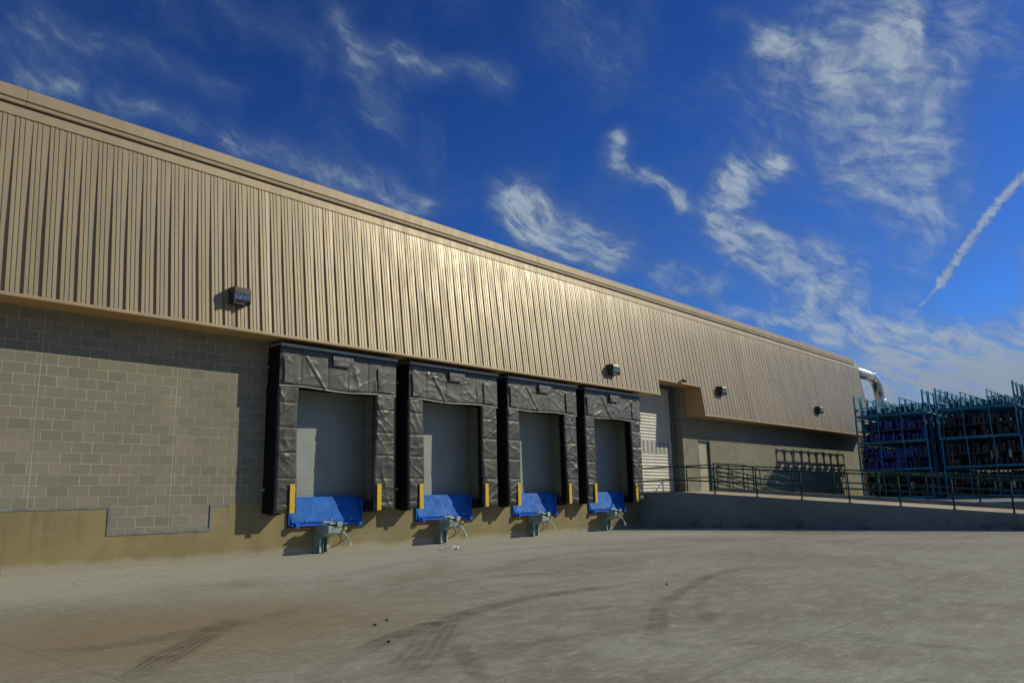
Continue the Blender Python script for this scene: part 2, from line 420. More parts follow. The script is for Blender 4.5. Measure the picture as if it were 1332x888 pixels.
def smooth_path(pts, n=10):
    P = [Vector((*p,0)) for p in pts]; P = [2*P[0]-P[1]] + P + [2*P[-1]-P[-2]]; out = []
    for i in range(1, len(P)-2):
        for k in range(n):
            t_ = k/n; a, b_, c, d = P[i-1:i+3]
            out.append(.5*((2*b_)+(c-a)*t_+(2*a-5*b_+4*c-d)*t_*t_+(3*b_-a-3*c+d)*t_**3))
    out.append(P[-2]); return out
for i, (pts, w_, s_) in enumerate(TRACKS):
    pp = smooth_path(pts); me = bpy.data.meshes.new('tyre_mark'); V=[]; F=[]; UV=[]; L=0
    for k, p in enumerate(pp):
        d = (pp[min(k+1,len(pp)-1)]-pp[max(k-1,0)]).normalized(); q = Vector((-d.y,d.x,0))*w_*2.0*(1+.25*noise.noise(p*1.3))
        if k: L += (p-pp[k-1]).length
        V += [tuple(p-q)+(), tuple(p+q)]; UV.append(L)
    V = [(x_,y_,GZ+ZO+.004+.0015*i) for x_,y_,_ in V]
    F = [(2*k,2*k+1,2*k+3,2*k+2) for k in range(len(pp)-1)]
    me.from_pydata(V,[],F); ul = me.uv_layers.new()
    for f_ in me.polygons:
        for li, vi in zip(f_.loop_indices, f_.vertices): ul.data[li].uv = (vi%2, UV[vi//2]/L)
    me.materials.append(M['track_dirt'])
    o_ = bpy.data.objects.new('tyre_mark', me); col.objects.link(o_); o_.color = (1,1,1,s_); tag(o_, kind='structure')
def ramp_z(y): return min(.10, max(GZ+.01, .10-(14.8-y)*.0787))
RX0, RX1 = 25.6, 28.6
YR = (14.8-(.10-GZ-.01)/.0787)
rp = MB()
rp.prism([(DW-.02,GZ-.05),(DW-.02,.10),(14.8,.10),(YR,GZ+.01),(YR,GZ-.05)], 'x', RX0+.002, RX1, 0)
tag(rp.build('loading_ramp', M['ramp_top']), kind='structure')
rw = MB()  # retaining wall facing the apron, a kerb of it standing proud of the ramp by 3 mm
rw.prism([(DW-.012,GZ-.1),(DW-.012,.104),(14.8,.104),(YR,GZ+.014),(YR,GZ-.1)], 'x', RX0-.14, RX0, 0)
tag(rw.build('retaining_wall', M['concrete']), 'long grey concrete retaining wall of the sloping ramp', 'retaining wall')
kb = MB()
kb.prism([(14.95,.10),(14.95,.235),(14.8,.235),(YR,GZ+.145),(YR,GZ)], 'x', RX1+.0, RX1+.16, 0)
tag(kb.build('ramp_kerb', M['concrete']), kind='structure')
yd = MB(); yd.box(RX1+.16, 420, -200, 600, GZ-.1, YZ); tag(yd.build('raised_yard', M['concrete']), kind='structure')
# landing + shallow walkway down to the yard along the wall
ld = MB(); ld.box(RX1, 31.3, 15.0, DW-.02, YZ, .098)
ld.prism([(31.3,YZ),(31.3,.098),(36.0,YZ+.01),(36.0,YZ)], 'y', 15.0, DW-.02)
tag(ld.build('access_path', M['ramp_top']), kind='structure')

# ------------------------------------------------------------------ warehouse
X0, X1 = -8.0, 50.5
wh = thing('warehouse', (20, 17, GZ), 'long tan warehouse with ribbed metal cladding over a grey block wall', 'warehouse')
DK = [11.29+3.93*k for k in range(4)]          # dock centre lines
OH = 1.38
docks = [(c+.26-OH, c+.26+OH) for c in DK]
TD = (25.75, 29.0)                              # tall door opening
PD = (30.25, 31.22)                             # personnel door
ops = [(a, b, .03, 2.98) for a, b in docks] + [(TD[0], TD[1], .10, 4.45), (PD[0], PD[1], .10, 2.27)]
w = MB(); x = X0
TOPW = 4.6
for a, b, z0, z1 in ops:
    w.box(x, a, DW, DW+.45, .03, TOPW)
    w.box(a, b, DW, DW+.45, z1, TOPW)
    if z0 > .031: w.box(a, b, DW, DW+.45, .03, z0)
    x = b
w.box(x, X1, DW, DW+.45, .03, TOPW)
w.box(X1-.45, X1, DW+.45, 60, YZ-.1, TOPW); w.box(X0, X0+.45, DW+.45, 60, GZ-.1, TOPW)
PITS = [(6.43, 8.60)] + [(c-.83, c+1.33) for c in DK]
w.box(PITS[0][0]+.05, PITS[0][1]-.05, DW, DW+.4, -.48, .03)   # blocked-up spare pit
w.build('block_wall', M['block'], wh)
f = MB(); f.box(X0, RX0-.145, DW-.006, DW+.5, GZ-.1, -.53); x = X0
for a, b in PITS:
    f.box(x, a, DW-.006, DW+.5, -.53, .03); x = b
f.box(x, RX0-.145, DW-.006, DW+.5, -.53, .03)
f.box(RX0-.145, X1, DW+.002, DW+.5, GZ-.1, .03)
f.box(PITS[1][0], 24.3, DW+.46, DW+.5, -.53, .03)
f.build('foundation', M['found'], wh)
a, b = PITS[0]; e = MB()
e.box(a, a+.05, DW-.02, DW+.03, -.53, .03); e.box(b-.05, b, DW-.02, DW+.03, -.53, .03)
e.box(a+.05, b-.05, DW-.02, DW+.03, -.53, -.48)
e.build('pit_edging', M['steel_angle'], wh)
e = MB(); e.box(a-2.1, a-.001, DW-.016, DW+.02, -.012, .03); e.build('pit_edging', M['steel_angle'], wh)
e = MB(); e.box(b+.001, b+.4, DW-.016, DW+.02, -.012, .03); e.build('pit_edging', M['steel_angle'], wh)

# cladding: ribbed sheet leaning back as it rises
ZB, ZT = 3.80, 7.37
NX0, NX1 = 26.10, 29.40
LEAN = .12
def cy(z): return 15.68 + LEAN*(z-ZB)
def zbot(x): return 4.40 if NX0 < x < NX1 else (3.20 if x >= NX1 else ZB)
prof = [(0,0),(.010,.046),(.058,.046),(.068,0),(.118,0),(.124,.011),(.142,.011),(.148,0),(.204,0),(.210,.011),(.228,.011),(.234,0)]
cl = MB(); pts = []
P0 = X0; k = 0
rs = random.Random(3)
tilt = {}
while P0 + .3*k < X1:
    for px, d in prof:
        X = P0 + .3*k + px
        pan = int((.3*k)//.9)
        if pan not in tilt: tilt[pan] = (rs.uniform(-.004,.004), rs.uniform(-.004,.004))
        loc = ((.3*k+px) % .9)/.9
        if X <= X1: pts.append((X, d + tilt[pan][0]*(loc-.5)*2 + tilt[pan][1]*.4))
    k += 1
for cut in (NX0, NX1):
    i = min(range(len(pts)), key=lambda i: abs(pts[i][0]-cut)); pts[i] = (cut, pts[i][1])
for (xa, da), (xb, db) in zip(pts, pts[1:]):
    zb = zbot((xa+xb)/2)
    nseg = 5
    for s_ in range(nseg):
        z0 = zb + (ZT-zb)*s_/nseg; z1 = zb + (ZT-zb)*(s_+1)/nseg
        cl.quad((xa, cy(z0)+da, z0), (xb, cy(z0)+db, z0), (xb, cy(z1)+db, z1), (xa, cy(z1)+da, z1))
cl.build('metal_cladding', M['clad'], wh)
# inner skin so that light never leaks behind the sheet, plus end wall sheets
sk = MB()
sk.prism([(cy(4.45)+.05,4.45),(cy(ZT)+.05,ZT+.40),(60,ZT+.42),(60,4.55),(DW+.2,4.55)], 'x', X0, X1-.02)
sk.build('end_wall_sheet', M['clad'], wh)
ee = MB()
ee.prism([(cy(3.2),3.2),(cy(ZT),ZT),(DW+.46,ZT),(DW+.46,3.2)], 'x', X1-.018, X1)
ee.build('end_closure', M['fascia'], wh)
# soffits
so = MB()
def soffit(xa, xb, z):
    so.box(xa, xb, cy(z)+.004, DW-.002, z, z+.03)
soffit(X0, NX0-.005, ZB); soffit(NX0-.005, NX1+.005, 4.40); soffit(NX1+.005, X1-.02, 3.20)
so.build('soffit', M['soffit'], wh)
nr = MB()
nr.prism([(cy(3.2)+.03,3.2),(cy(4.40)+.03,4.40),(DW+.2,4.40),(DW+.2,3.2)], 'x', NX1-.012, NX1+.03)
nr.build('notch_return', M['soffit'], wh); nr = MB()
nr.prism([(cy(ZB)+.03,ZB),(cy(4.40)+.03,4.40),(DW+.2,4.40),(DW+.2,ZB)], 'x', NX0-.03, NX0+.012)
nr.build('notch_return', M['soffit'], wh)
dt = MB()
for xa, xb, z in ((X0, NX0, ZB), (NX0, NX1, 4.40), (NX1, X1, 3.20)):
    dt.box(xa, xb, cy(z)-.012, cy(z)+.02, z-.035, z+.008)
dt.build('drip_trim', M['fascia'], wh)
# top trim band, shadow gap and box gutter
tb = MB(); yt = cy(ZT)
tb.prism([(yt-.02,ZT-.01),(yt-.012,ZT+.185),(yt+.05,ZT+.19),(yt+.05,ZT-.01)], 'x', X0, X1)
tb.build('trim_band', M['fascia'], wh)
gt = MB()
gp = [(yt-.03,7.585),(yt-.06,7.59),(yt-.065,7.62),(yt-.05,7.645),(yt-.05,7.67),(yt-.08,7.69),(yt-.085,7.91),(yt-.04,7.94),(yt+.1,7.94),(yt+.1,7.585)]
xx = X0; gi = 0
while xx < 49.7:
    x2 = min(xx+3.05, 49.7)
    gt.prism([(y+(.0015 if gi % 2 else 0), z) for y, z in gp], 'x', xx, x2-.006); xx = x2; gi += 1
gt.build('gutter', M['fascia'], wh)
bg = MB(); pr_ = [(X0,7.52)]; xx = X0+.2
while xx < 49.4: pr_ += [(xx,7.525),(xx,7.54),(xx+.05,7.54),(xx+.05,7.525)]; xx += .45
pr_ += [(49.7,7.525),(49.7,7.60),(X0,7.60)]
bg.prism(pr_, 'y', yt+.02, yt+.06); bg.build('gutter_gap', M['track'], wh)
rf = MB(); rf.box(X0, X1-.05, yt+.1, 60, 7.82, 7.92); rf.build('roof', M['roof'], wh)

# dock doors (ribbed curtain), one mesh each + bottom bar
def slat_door(xa, xb, y, z0, z1, pitch, depth, name, mat, label=None):
    d = MB(); z = z0; pr = []
    while z < z1:
        for fz, fy in ((0,0),(.18,-.55),(.4,-1),(.62,-1),(.82,-.55),(.95,0)):
            pr.append((z+fz*pitch, y+fy*depth))
        z += pitch
    pr = [p for p in pr if p[0] <= z1]
    for (za, ya), (zb2, yb) in zip(pr, pr[1:]):
        d.quad((xa,ya,za),(xb,ya,za),(xb,yb,zb2),(xa,yb,zb2), smooth=False)
    o = d.build(name, mat, wh)
    if label: o['label'] = label
    return o
for i, (a, b) in enumerate(docks):
    o = slat_door(a+.01, b-.01, DW+.36, .06, 2.97, .065, .0022, 'dock_door', M['door_white'])
    bb = MB(); bb.box(a+.02, b-.02, DW+.31, DW+.36, .05, .14); bb.build('bottom_bar', M['track'], o)
td = slat_door(TD[0]+.02, TD[1]-.24, DW+.42, .12, 4.44, .125, .022, 'tall_roller_door', M['tall_door'], 'tall cream slatted door with rows of small vent slots')
vs = MB(); xs_ = [TD[0]+.03]; zs_ = [1.64]
for c_ in range(9): xs_ += [26.0+c_*.305-.075, 26.0+c_*.305+.075]
for r_ in range(5): zs_ += [1.72+r_*.09-.026, 1.72+r_*.09+.026]
xs_.append(TD[1]-.25); zs_.append(2.16)
for a_ in range(len(xs_)-1):
    for b_ in range(len(zs_)-1):
        dkk = 1 if (a_ % 2 and b_ % 2) else 0
        vs.quad((xs_[a_],DW+.39,zs_[b_]),(xs_[a_+1],DW+.39,zs_[b_]),(xs_[a_+1],DW+.39,zs_[b_+1]),(xs_[a_],DW+.39,zs_[b_+1]),dkk,True)
vs.build('vent_panel', [M['tall_door'], M['dark_vent']], td)
tk = MB(); tk.box(TD[1]-.24, TD[1]-.13, DW+.30, DW+.44, .10, 4.44); tk.box(TD[1]-.13, TD[1]-.001, DW+.40, DW+.44, .10, 4.44)
tk.box(TD[0]+.001, TD[1]-.24, DW+.28, DW+.44, 4.30, 4.44)
tk.build('door_track', M['track'], wh)
pdx = MB(); pdx.box(PD[0]+.05, PD[1]-.05, DW+.05, DW+.09, .11, 2.20)
pdo = pdx.build('personnel_door', M['ped_door'], wh)
h = MB(); h.box(PD[0]+.12, PD[0]+.2, DW+.0, DW+.05, 1.02, 1.10); h.box(PD[0]+.12, PD[0]+.27, DW-.02, DW+.0, 1.05, 1.08)
h.build('handle', M['galv'], pdo)
pf = MB(); pf.box(PD[0], PD[0]+.05, DW-.012, DW+.10, .10, 2.27, 0); pf.box(PD[1]-.05, PD[1], DW-.04, DW+.10, .10, 2.27, 1); pf.box(PD[0]+.05, PD[1]-.05, DW-.04, DW+.10, 2.20, 2.27, 1)
pf.build('door_frame', [M['ped_door'], M['ped_frame']], wh)

# gooseneck exhaust duct out of the far end wall
du = MB(); pth = [(X1-.3, 17.3, 7.72), (56.6, 17.3, 7.72)]
for k in range(0, 10):
    a_ = R(90 - k*10); pth.append((56.7 + 1.5*math.cos(a_), 17.3, 6.22 + 1.5*math.sin(a_)))
pth += [(58.2, 17.3, YZ)]
du.tube(pth, .36, 24)
dd = du.build('exhaust_duct', M['duct'], wh); dd['label'] = 'shiny metal gooseneck pipe leaving the far end'
for p0, p1 in (((56.5,17.3,7.72),(56.6,17.3,7.72)), ((58.2,17.3,6.1),(58.2,17.3,6.2)), ((58.2,17.3,4.4),(58.2,17.3,4.5))):
    rg = MB(); rg.tube([p0,p1], .39, 20); rg.build('duct_flange', M['duct'], dd)

# ------------------------------------------------------------------ dock seals
ORD = ['nearest', 'second', 'third', 'farthest']
ORDL = ['nearest of the four docks', 'second of the four docks', 'third of the four docks', 'farthest dock, by the ramp']
def wrinkle(x, z, seed, amp, pleat=None):
    v = Vector((x*1.6+seed*13.1, z*1.5, seed*3.7))
    n = noise.noise(v)*.8 + noise.noise(v*2.7)*.22
    r_ = 0
    for kx, kz, fr, th in ((1.2, .9, 3.4, .80), (-.8, 1.1, 4.6, .84), (.35, 1.3, 5.5, .86)):
        q = Vector(((x*kz - z*kx)*.7 + seed*7.7, (z*kz + x*kx)*fr*.5, seed+kx*9))
        c = max(0, 1-abs(noise.noise(q))-th)/(1-th); r_ += c*c*max(0, .3+noise.noise(Vector((x*2, z*1.3, seed+fr))))
    d = n*amp + r_*amp*1.6
    if pleat:
        ph = (z/pleat) % 1; d += -amp*.8*math.exp(-((min(ph,1-ph))/.035)**2)
    return -d
def pad(t, xa, xb, z0, z1, seed, inner, bx0, bx1):
    m = MB(); YF = 16.0; nu, nv = 22, 120
    def ix(z):  # wavy inner edge, sags inwards towards the middle
        return .022*math.sin((z-z0)*1.7+seed)
    def fn(u, v):
        z = z0+(z1-z0)*v; x = xa+(xb-xa)*u
        wgt = u if inner > 0 else 1-u
        x += ix(z)*wgt
        edge = min(u, 1-u, .10)/.10 * min(v, 1-v, .03)/.03
        y = YF + .04*(1-edge)**2 + wrinkle(x, z, seed, .017, .58)*edge
        return (x, y, z)
    m.grid(fn, nu, nv, 0)
    # sides and bottom
    for s_, (ux, bx) in enumerate(((0, bx0), (1, bx1))):
        def sd(u, v, ux=ux, bx=bx):
            p = fn(ux, v); return (p[0]+(bx-p[0])*u, p[1]+(DW-.004-p[1])*u, p[2])
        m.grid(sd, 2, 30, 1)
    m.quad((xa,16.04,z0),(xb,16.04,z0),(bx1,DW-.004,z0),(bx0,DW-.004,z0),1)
    return m.build('side_pad', [M['vinyl'], M['vinyl_flat']], t)
for i, c in enumerate(DK):
    cx = c+.27; xl = c-1.47+ (0 if i<3 else .0); xr = c+2.0
    tt = thing('dock_seal', (cx, 16.2, -.2), 'black vinyl dock seal around the dock door, ' + ORDL[i], 'dock seal', 'black dock seals around the loading doors')
    L = pad(tt, xl, xl+.56, -.20, 2.74, 1.3+i*5, 1, xl-.02, xl+.40)
    Rr = pad(tt, xr-.66, xr, -.20, 2.74, 2.9+i*5, 0, xr-.30, xr+.02)
    # header pad with hanging curtain
    hm = MB()
    def hf(u, v, i=i, xl=xl, xr=xr):
        x = xl+(xr-xl)*u; z = 2.70+(3.64-2.70)*v
        sag = .02*math.sin(u*9+i)*(1-v)
        ed = min(v, 1-v, .06)/.06*min(u,1-u,.02)/.02
        seam = 0
        for sx in (.16+.01*i, .38, .55, .73, .86): seam += math.exp(-((u-sx)/.006)**2)
        y = 15.965 + (wrinkle(x*.8, z, 9.1+i*3, .014) + .014*seam)*min(1,ed) + .02*(1-ed)
        crs = max(0, 1-abs((x-(xl+.95+.1*i)) + (z-3.1)*.75)/.05)*(1 if z < 3.45 else 0)*.035
        return (x, y - crs, z+sag)
    hm.grid(hf, 110, 34, 0)
    def hs(ux):
        def q(u, v):
            p = hf(ux, v); return (p[0], p[1]+(DW-.004-p[1])*u, p[2])
        return q
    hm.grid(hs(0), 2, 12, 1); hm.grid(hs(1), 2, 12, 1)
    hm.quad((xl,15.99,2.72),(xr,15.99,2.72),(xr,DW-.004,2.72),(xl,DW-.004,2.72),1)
    hd = hm.build('header_pad', [M['vinyl_head'], M['vinyl_flat']], tt)
    hem = MB()
    hem.grid(lambda u, v: (hf(u,0)[0], hf(u,0)[1]-.004, hf(u,0)[2]-.012+.024*v), 60, 1); hem.build('hem', M['cap'], hd)
    for k, sx in enumerate((xl+.42, xr-.62)):      # overlapping end flaps of the curtain
        fl = MB()
        def ff(u, v, sx=sx, k=k):
            x = sx+.012*math.sin(v*5+k) + (.5 if k else -.36)*u*.9; z = 2.78+(3.40-2.78)*v
            return (x, 15.935+wrinkle(x*1.5, z*1.3, 4.4+k+i*2, .014), z)
        fl.grid(ff, 10, 16); fl.build('corner_flap', M['vinyl_head'], hd)
    cp = MB(); cp.box(xl-.02, xr+.02, 15.93, DW-.003, 3.655, 3.70); cp.box(xl-.02, xr+.02, 15.915, 15.93, 3.625, 3.70)
    cp.build('cap', M['cap'], tt, bevel=.004)
    dc = MB(); xm = (xl+xr)/2; dc.box(xm-.30, xm+.28, 15.895, 15.90, 3.30, 3.58); db = dc.build('label_patch', M['decal'], tt)
    for body, zz, sz, xo in (('DOCK SEALS', 3.455, .105, -.01), ('\u2022', 3.335, .10, -.21), ('DEPOT', 3.335, .10, -.0)):
        cu = bpy.data.curves.new('lettering', 'FONT'); cu.body = body; cu.size = sz; cu.align_x = 'CENTER'; cu.extrude = .001; cu.offset = .003
        to = bpy.data.objects.new('tmp', cu); col.objects.link(to)
        me = bpy.data.meshes.new_from_object(to); bpy.data.objects.remove(to)
        me.transform(Matrix.Rotation(R(90), 4, 'X')); me.materials.append(M['white_paint'])
        lo = bpy.data.objects.new('lettering', me); col.objects.link(lo); lo.parent = db
        pw = parent_world(db); lo.location = (xm+xo-pw.x, 15.892-pw.y, zz+ZO-pw.z)
    for side, (ya, yb) in enumerate(((xl+.36, xl+.49), (xr-.60, xr-.47))):
        ys = MB(); ys.box(ya, yb, 15.955, 15.975, -.20, .45)
        for q in range(1,6): ys.box(ya-.003, yb+.003, 15.952, 15.978, -.20+q*.108, -.20+q*.108+.006)
        ys.build('yellow_strip', M['yellow'], tt)
    for bx_, bz_ in ((xl-.09,.30),(xr+.02,.30),(xl-.09,3.14)):
        bk = MB(); bk.box(bx_, bx_+.07, 16.40, DW-.003, bz_, bz_+.06); bk.build('bracket', M['galv'], tt)

# ------------------------------------------------------------------ levellers and vehicle restraints
for i, c in enumerate(DK):
    t = thing('dock_leveller', (c, 16.3, -.5), 'blue steel dock leveller with its lip hanging down, ' + ORDL[i], 'dock leveller', 'blue dock levellers')
    q0 = c+.25
    lp = MB()
    lp.prism([(16.63,.165),(16.60,.15),(16.41,-.42),(16.42,-.455),(16.45,-.455),(16.65,.12)], 'x', q0-1.01, q0+1.01)
    l = lp.build('lip', M['blue_lip'], t, bevel=.004)
    hg = MB(); hg.box(q0-1.03, q0+1.03, 16.36, 16.46, -.515, -.475)
    hg.box(q0-1.03, q0+1.03, 16.455, 16.465, -.476, -.44)
    hg.build('keeper_rail', M['blue_bright'], t)
    for xx in (q0-.95, q0+.86):
      en = MB(); en.prism([(16.31,-.56),(16.29,-.48),(16.36,-.44),(16.47,-.44),(16.47,-.56)], 'x', xx, xx+.10)
      en.build('lip_keeper', M['blue_bright'], t, bevel=.006)
    for xx in (q0-1.07, q0+1.035):
        fr = MB(); fr.box(xx, xx+.035, 16.44, DW+.3, -.50, .12); fr.build('side_plate', M['blue_lip'], t)
    dk = MB(); dk.box(q0-1.0, q0+1.0, 16.64, DW+.36, .10, .13); dk.build('deck', M['blue_lip'], t)
    ps = MB(); ps.box(q0-.98, q0-.15, DW-.014, DW-.007, -.60, -.555); ps.build('primer_strip', M['primer'], t)
    for kx in (-.62, .1, .7):
        bt_ = MB(); bt_.tube([(q0+kx, 16.435, -.38),(q0+kx, 16.40, -.385)], .02, 8); bt_.build('bolt', M['galv'], l)
    for xx, ww in ((c+1.36, .34), (c-1.36, .28)):
        bm_ = MB(); bm_.box(xx, xx+ww, 16.36, DW-.008, -.24, .03)
        for q in range(1,5): bm_.box(xx-.004, xx+ww+.004, 16.355, DW-.01, -.24+q*.05-.003, -.24+q*.05+.001)
        bm_.build('rubber_bumper', M['rubber'], t, bevel=0)
    # restraint
    x = c+.12
    v = thing('vehicle_restraint', (x, 16.25, GZ), 'galvanised trailer hook on its upright track, ' + ORDL[i], 'vehicle restraint', 'galvanised vehicle restraints under the levellers')
    tr = MB(); tr.box(x-.19, x+.13, DW-.03, DW-.008, GZ+.02, -.52)
    for xx in (x-.18, x-.06, x+.06): 
        tr.box(xx, xx+.02, 16.30, DW-.03, GZ+.02, -.55); 
    tr.box(x-.18, x-.12, 16.285, 16.30, GZ+.02, -.55); tr.box(x+.03, x+.08, 16.285, 16.30, GZ+.02, -.55)
    tr.build('track', M['galv'], v, bevel=.003)
    hb = MB()
    hb.prism([(DW-.03,-.50),(15.98,-.50),(15.90,-.56),(15.93,-.70),(DW-.03,-.86)], 'x', x-.19, x+.16)
    hb.build('carriage', M['galv'], v, bevel=.008)
    tp = MB(); tp.box(x-.30, x-.02, 15.98, 16.16, -.45, -.42); tp.box(x-.17, x+.20, 15.90, 16.0, -.495, -.455); tp.box(x+.02, x+.16, 15.86, 16.05, -.55, -.44)
    tp.build('contact_plate', M['galv'], v, bevel=.004)
    ar = MB()
    ar.prism([(x+.16,-.52),(x+.26,-.57),(x+.38,-.74),(x+.32,-.78),(x+.16,-.70)], 'y', 16.04, 16.12)
    ar.bar((x+.30,16.0,-.66),(x+.50,15.97,-.97),.032,.04); ar.bar((x+.18,16.02,-.56),(x+.36,15.99,-.76),.03,.06)
    ar.box(x+.43, x+.51, 15.95, 15.99, -1.00, -.965)
    ar.build('hook_arm', M['galv'], v, bevel=.004)
    lt = MB(); lt.tube([(x+.33,15.98,-.60),(x+.33,15.945,-.60)], .035, 12); lt.build('indicator_disc', M['yellow'], v)
    cb = MB(); cpts = []
    for k in range(13):
        u = k/12; cpts.append((x+.25+.42*math.sin(math.pi*u)+.05*u, 16.47-.05*math.sin(math.pi*u), -.55-.50*u))
    cb.tube(cpts, .009, 6); cb.build('cable', M['rubber'], v)

# ------------------------------------------------------------------ wall lights
LAMPL = ['wall light on the ribbed cladding left of the nearest dock, largest of the four', 'wall light on the cladding above the farthest dock', 'wall light on the cladding just right of the notch over the tall door', 'wall light on the cladding near the far end, smallest of the four']
lamp0 = None
for i, (lx, lz) in enumerate(((8.55,4.52),(22.93,4.40),(31.05,4.34),(42.0,4.24))):
    if lamp0 is None:
        ly = cy(lz)
        t = thing('wall_light', (lx, ly, lz-.19), LAMPL[0], 'wall light', 'wall lights on the metal cladding')
        b_ = MB(); b_.prism([(ly+.02,lz+.19),(ly-.24,lz+.18),(ly-.27,lz+.10),(ly-.27,lz+.03),(ly-.05,lz+.03),(ly-.05,lz-.15),(ly-.20,lz-.16),(ly-.20,lz-.19),(ly+.02,lz-.19)], 'x', lx-.195, lx+.195)
        b_.build('housing', M['lamp_body'], t, bevel=.008)
        q = MB(); q.prism([(ly-.265,lz+.028),(ly-.255,lz-.10),(ly-.20,lz-.155),(ly-.06,lz-.155),(ly-.06,lz+.028)], 'x', lx-.18, lx+.18)
        q.build('lens', M['lens'], t, bevel=.006)
        s_ = MB(); s_.box(lx-.198, lx-.182, ly-.26, ly+.02, lz-.18, lz+.03); s_.build('side_cheek', M['lamp_body'], t); s_ = MB(); s_.box(lx+.182, lx+.198, ly-.26, ly+.02, lz-.18, lz+.03); s_.build('side_cheek', M['lamp_body'], t)
        lamp0 = t; base = (lx, lz)
    else:
        n = copy_tree(lamp0); n.location = (lx, cy(lz), lz-.19+ZO); n['label'] = LAMPL[i]
fl = thing('floodlight', (27.9, 15.7, 4.42), 'tiny dark floodlight on the edge over the tall door', 'floodlight')
q = MB(); q.prism([(15.60,4.40),(15.56,4.50),(15.66,4.54),(15.70,4.44)], 'x', 27.78, 27.98); q.build('head', M['lamp_body'], fl, bevel=.005)
q = MB(); q.bar((27.88,15.66,4.48),(27.88,15.79,4.50),.04,.04); q.build('arm', M['lamp_body'], fl)

# ------------------------------------------------------------------ railings
def railing(name, path, posts, heights, label, r=.024, rp_=.026, top=None):
    """path: list of base points; posts: base points; heights: rail heights above base"""
    t = thing(name, posts[0], label, 'railing', 'green steel railings')
    for hgt in heights:
        m = MB(); m.tube([(p[0], p[1], p[2]+hgt) for p in path], r, 8); m.build('rail', M['rail'], t)
    for p in posts:
        m = MB(); m.tube([(p[0],p[1],p[2]-.0), (p[0],p[1],p[2]+heights[0])], rp_, 8)
        m.box(p[0]-.05, p[0]+.05, p[1]-.05, p[1]+.05, p[2], p[2]+.012); m.build('post', M['rail'], t)
    return t
XA = RX0-.06
ya = [DW-.12, 14.9, 13.40, 11.85, 10.33, 8.83, 7.36, 5.93, 4.47, 3.0, 1.5, 0.0]
PA = [(XA, y, ramp_z(y)+.004) for y in ya]
railing('railing', PA, PA[1:], (.90, .43), 'green railing along the ramp edge above the truck court')
XB = RX1+.08
yb = [14.9, 13.4, 11.9, 10.4, 8.9, 7.4, 5.9, 4.4, 2.9, 1.4, 0]
PB = [(XB, y, ramp_z(y)+.135) for y in yb]
railing('railing', PB, PB, (.86, .42), 'green railing on the far kerb of the ramp, before the blue racks')
for yy, lab, xs in ((15.06, 'green three-rail railing on the outer side of the landing', 28.75), (16.36, 'green handrail on the wall side of the sloping walkway', 31.5)):
    path = [(xs, yy, .098), (31.3 if xs < 31 else 31.6, yy, .098), (36.0, yy, YZ+.01)]
    if xs > 31: path = [(31.5, yy, .085), (36.0, yy, YZ+.01)]
    ps = [(xs,yy,.098)] + ([(30.0,yy,.098),(31.3,yy,.098)] if xs < 31 else []) + [(32.9,yy,-.075),(34.4,yy,-.25),(36.0,yy,YZ+.01)]
    railing('railing', path, ps, (1.08, .72, .36), lab)
path = [(28.78,15.06,.098),(28.78,16.3,.098)]
railing('railing', path, path, (1.04, .55), 'short green cross railing on the landing beside the tall door')

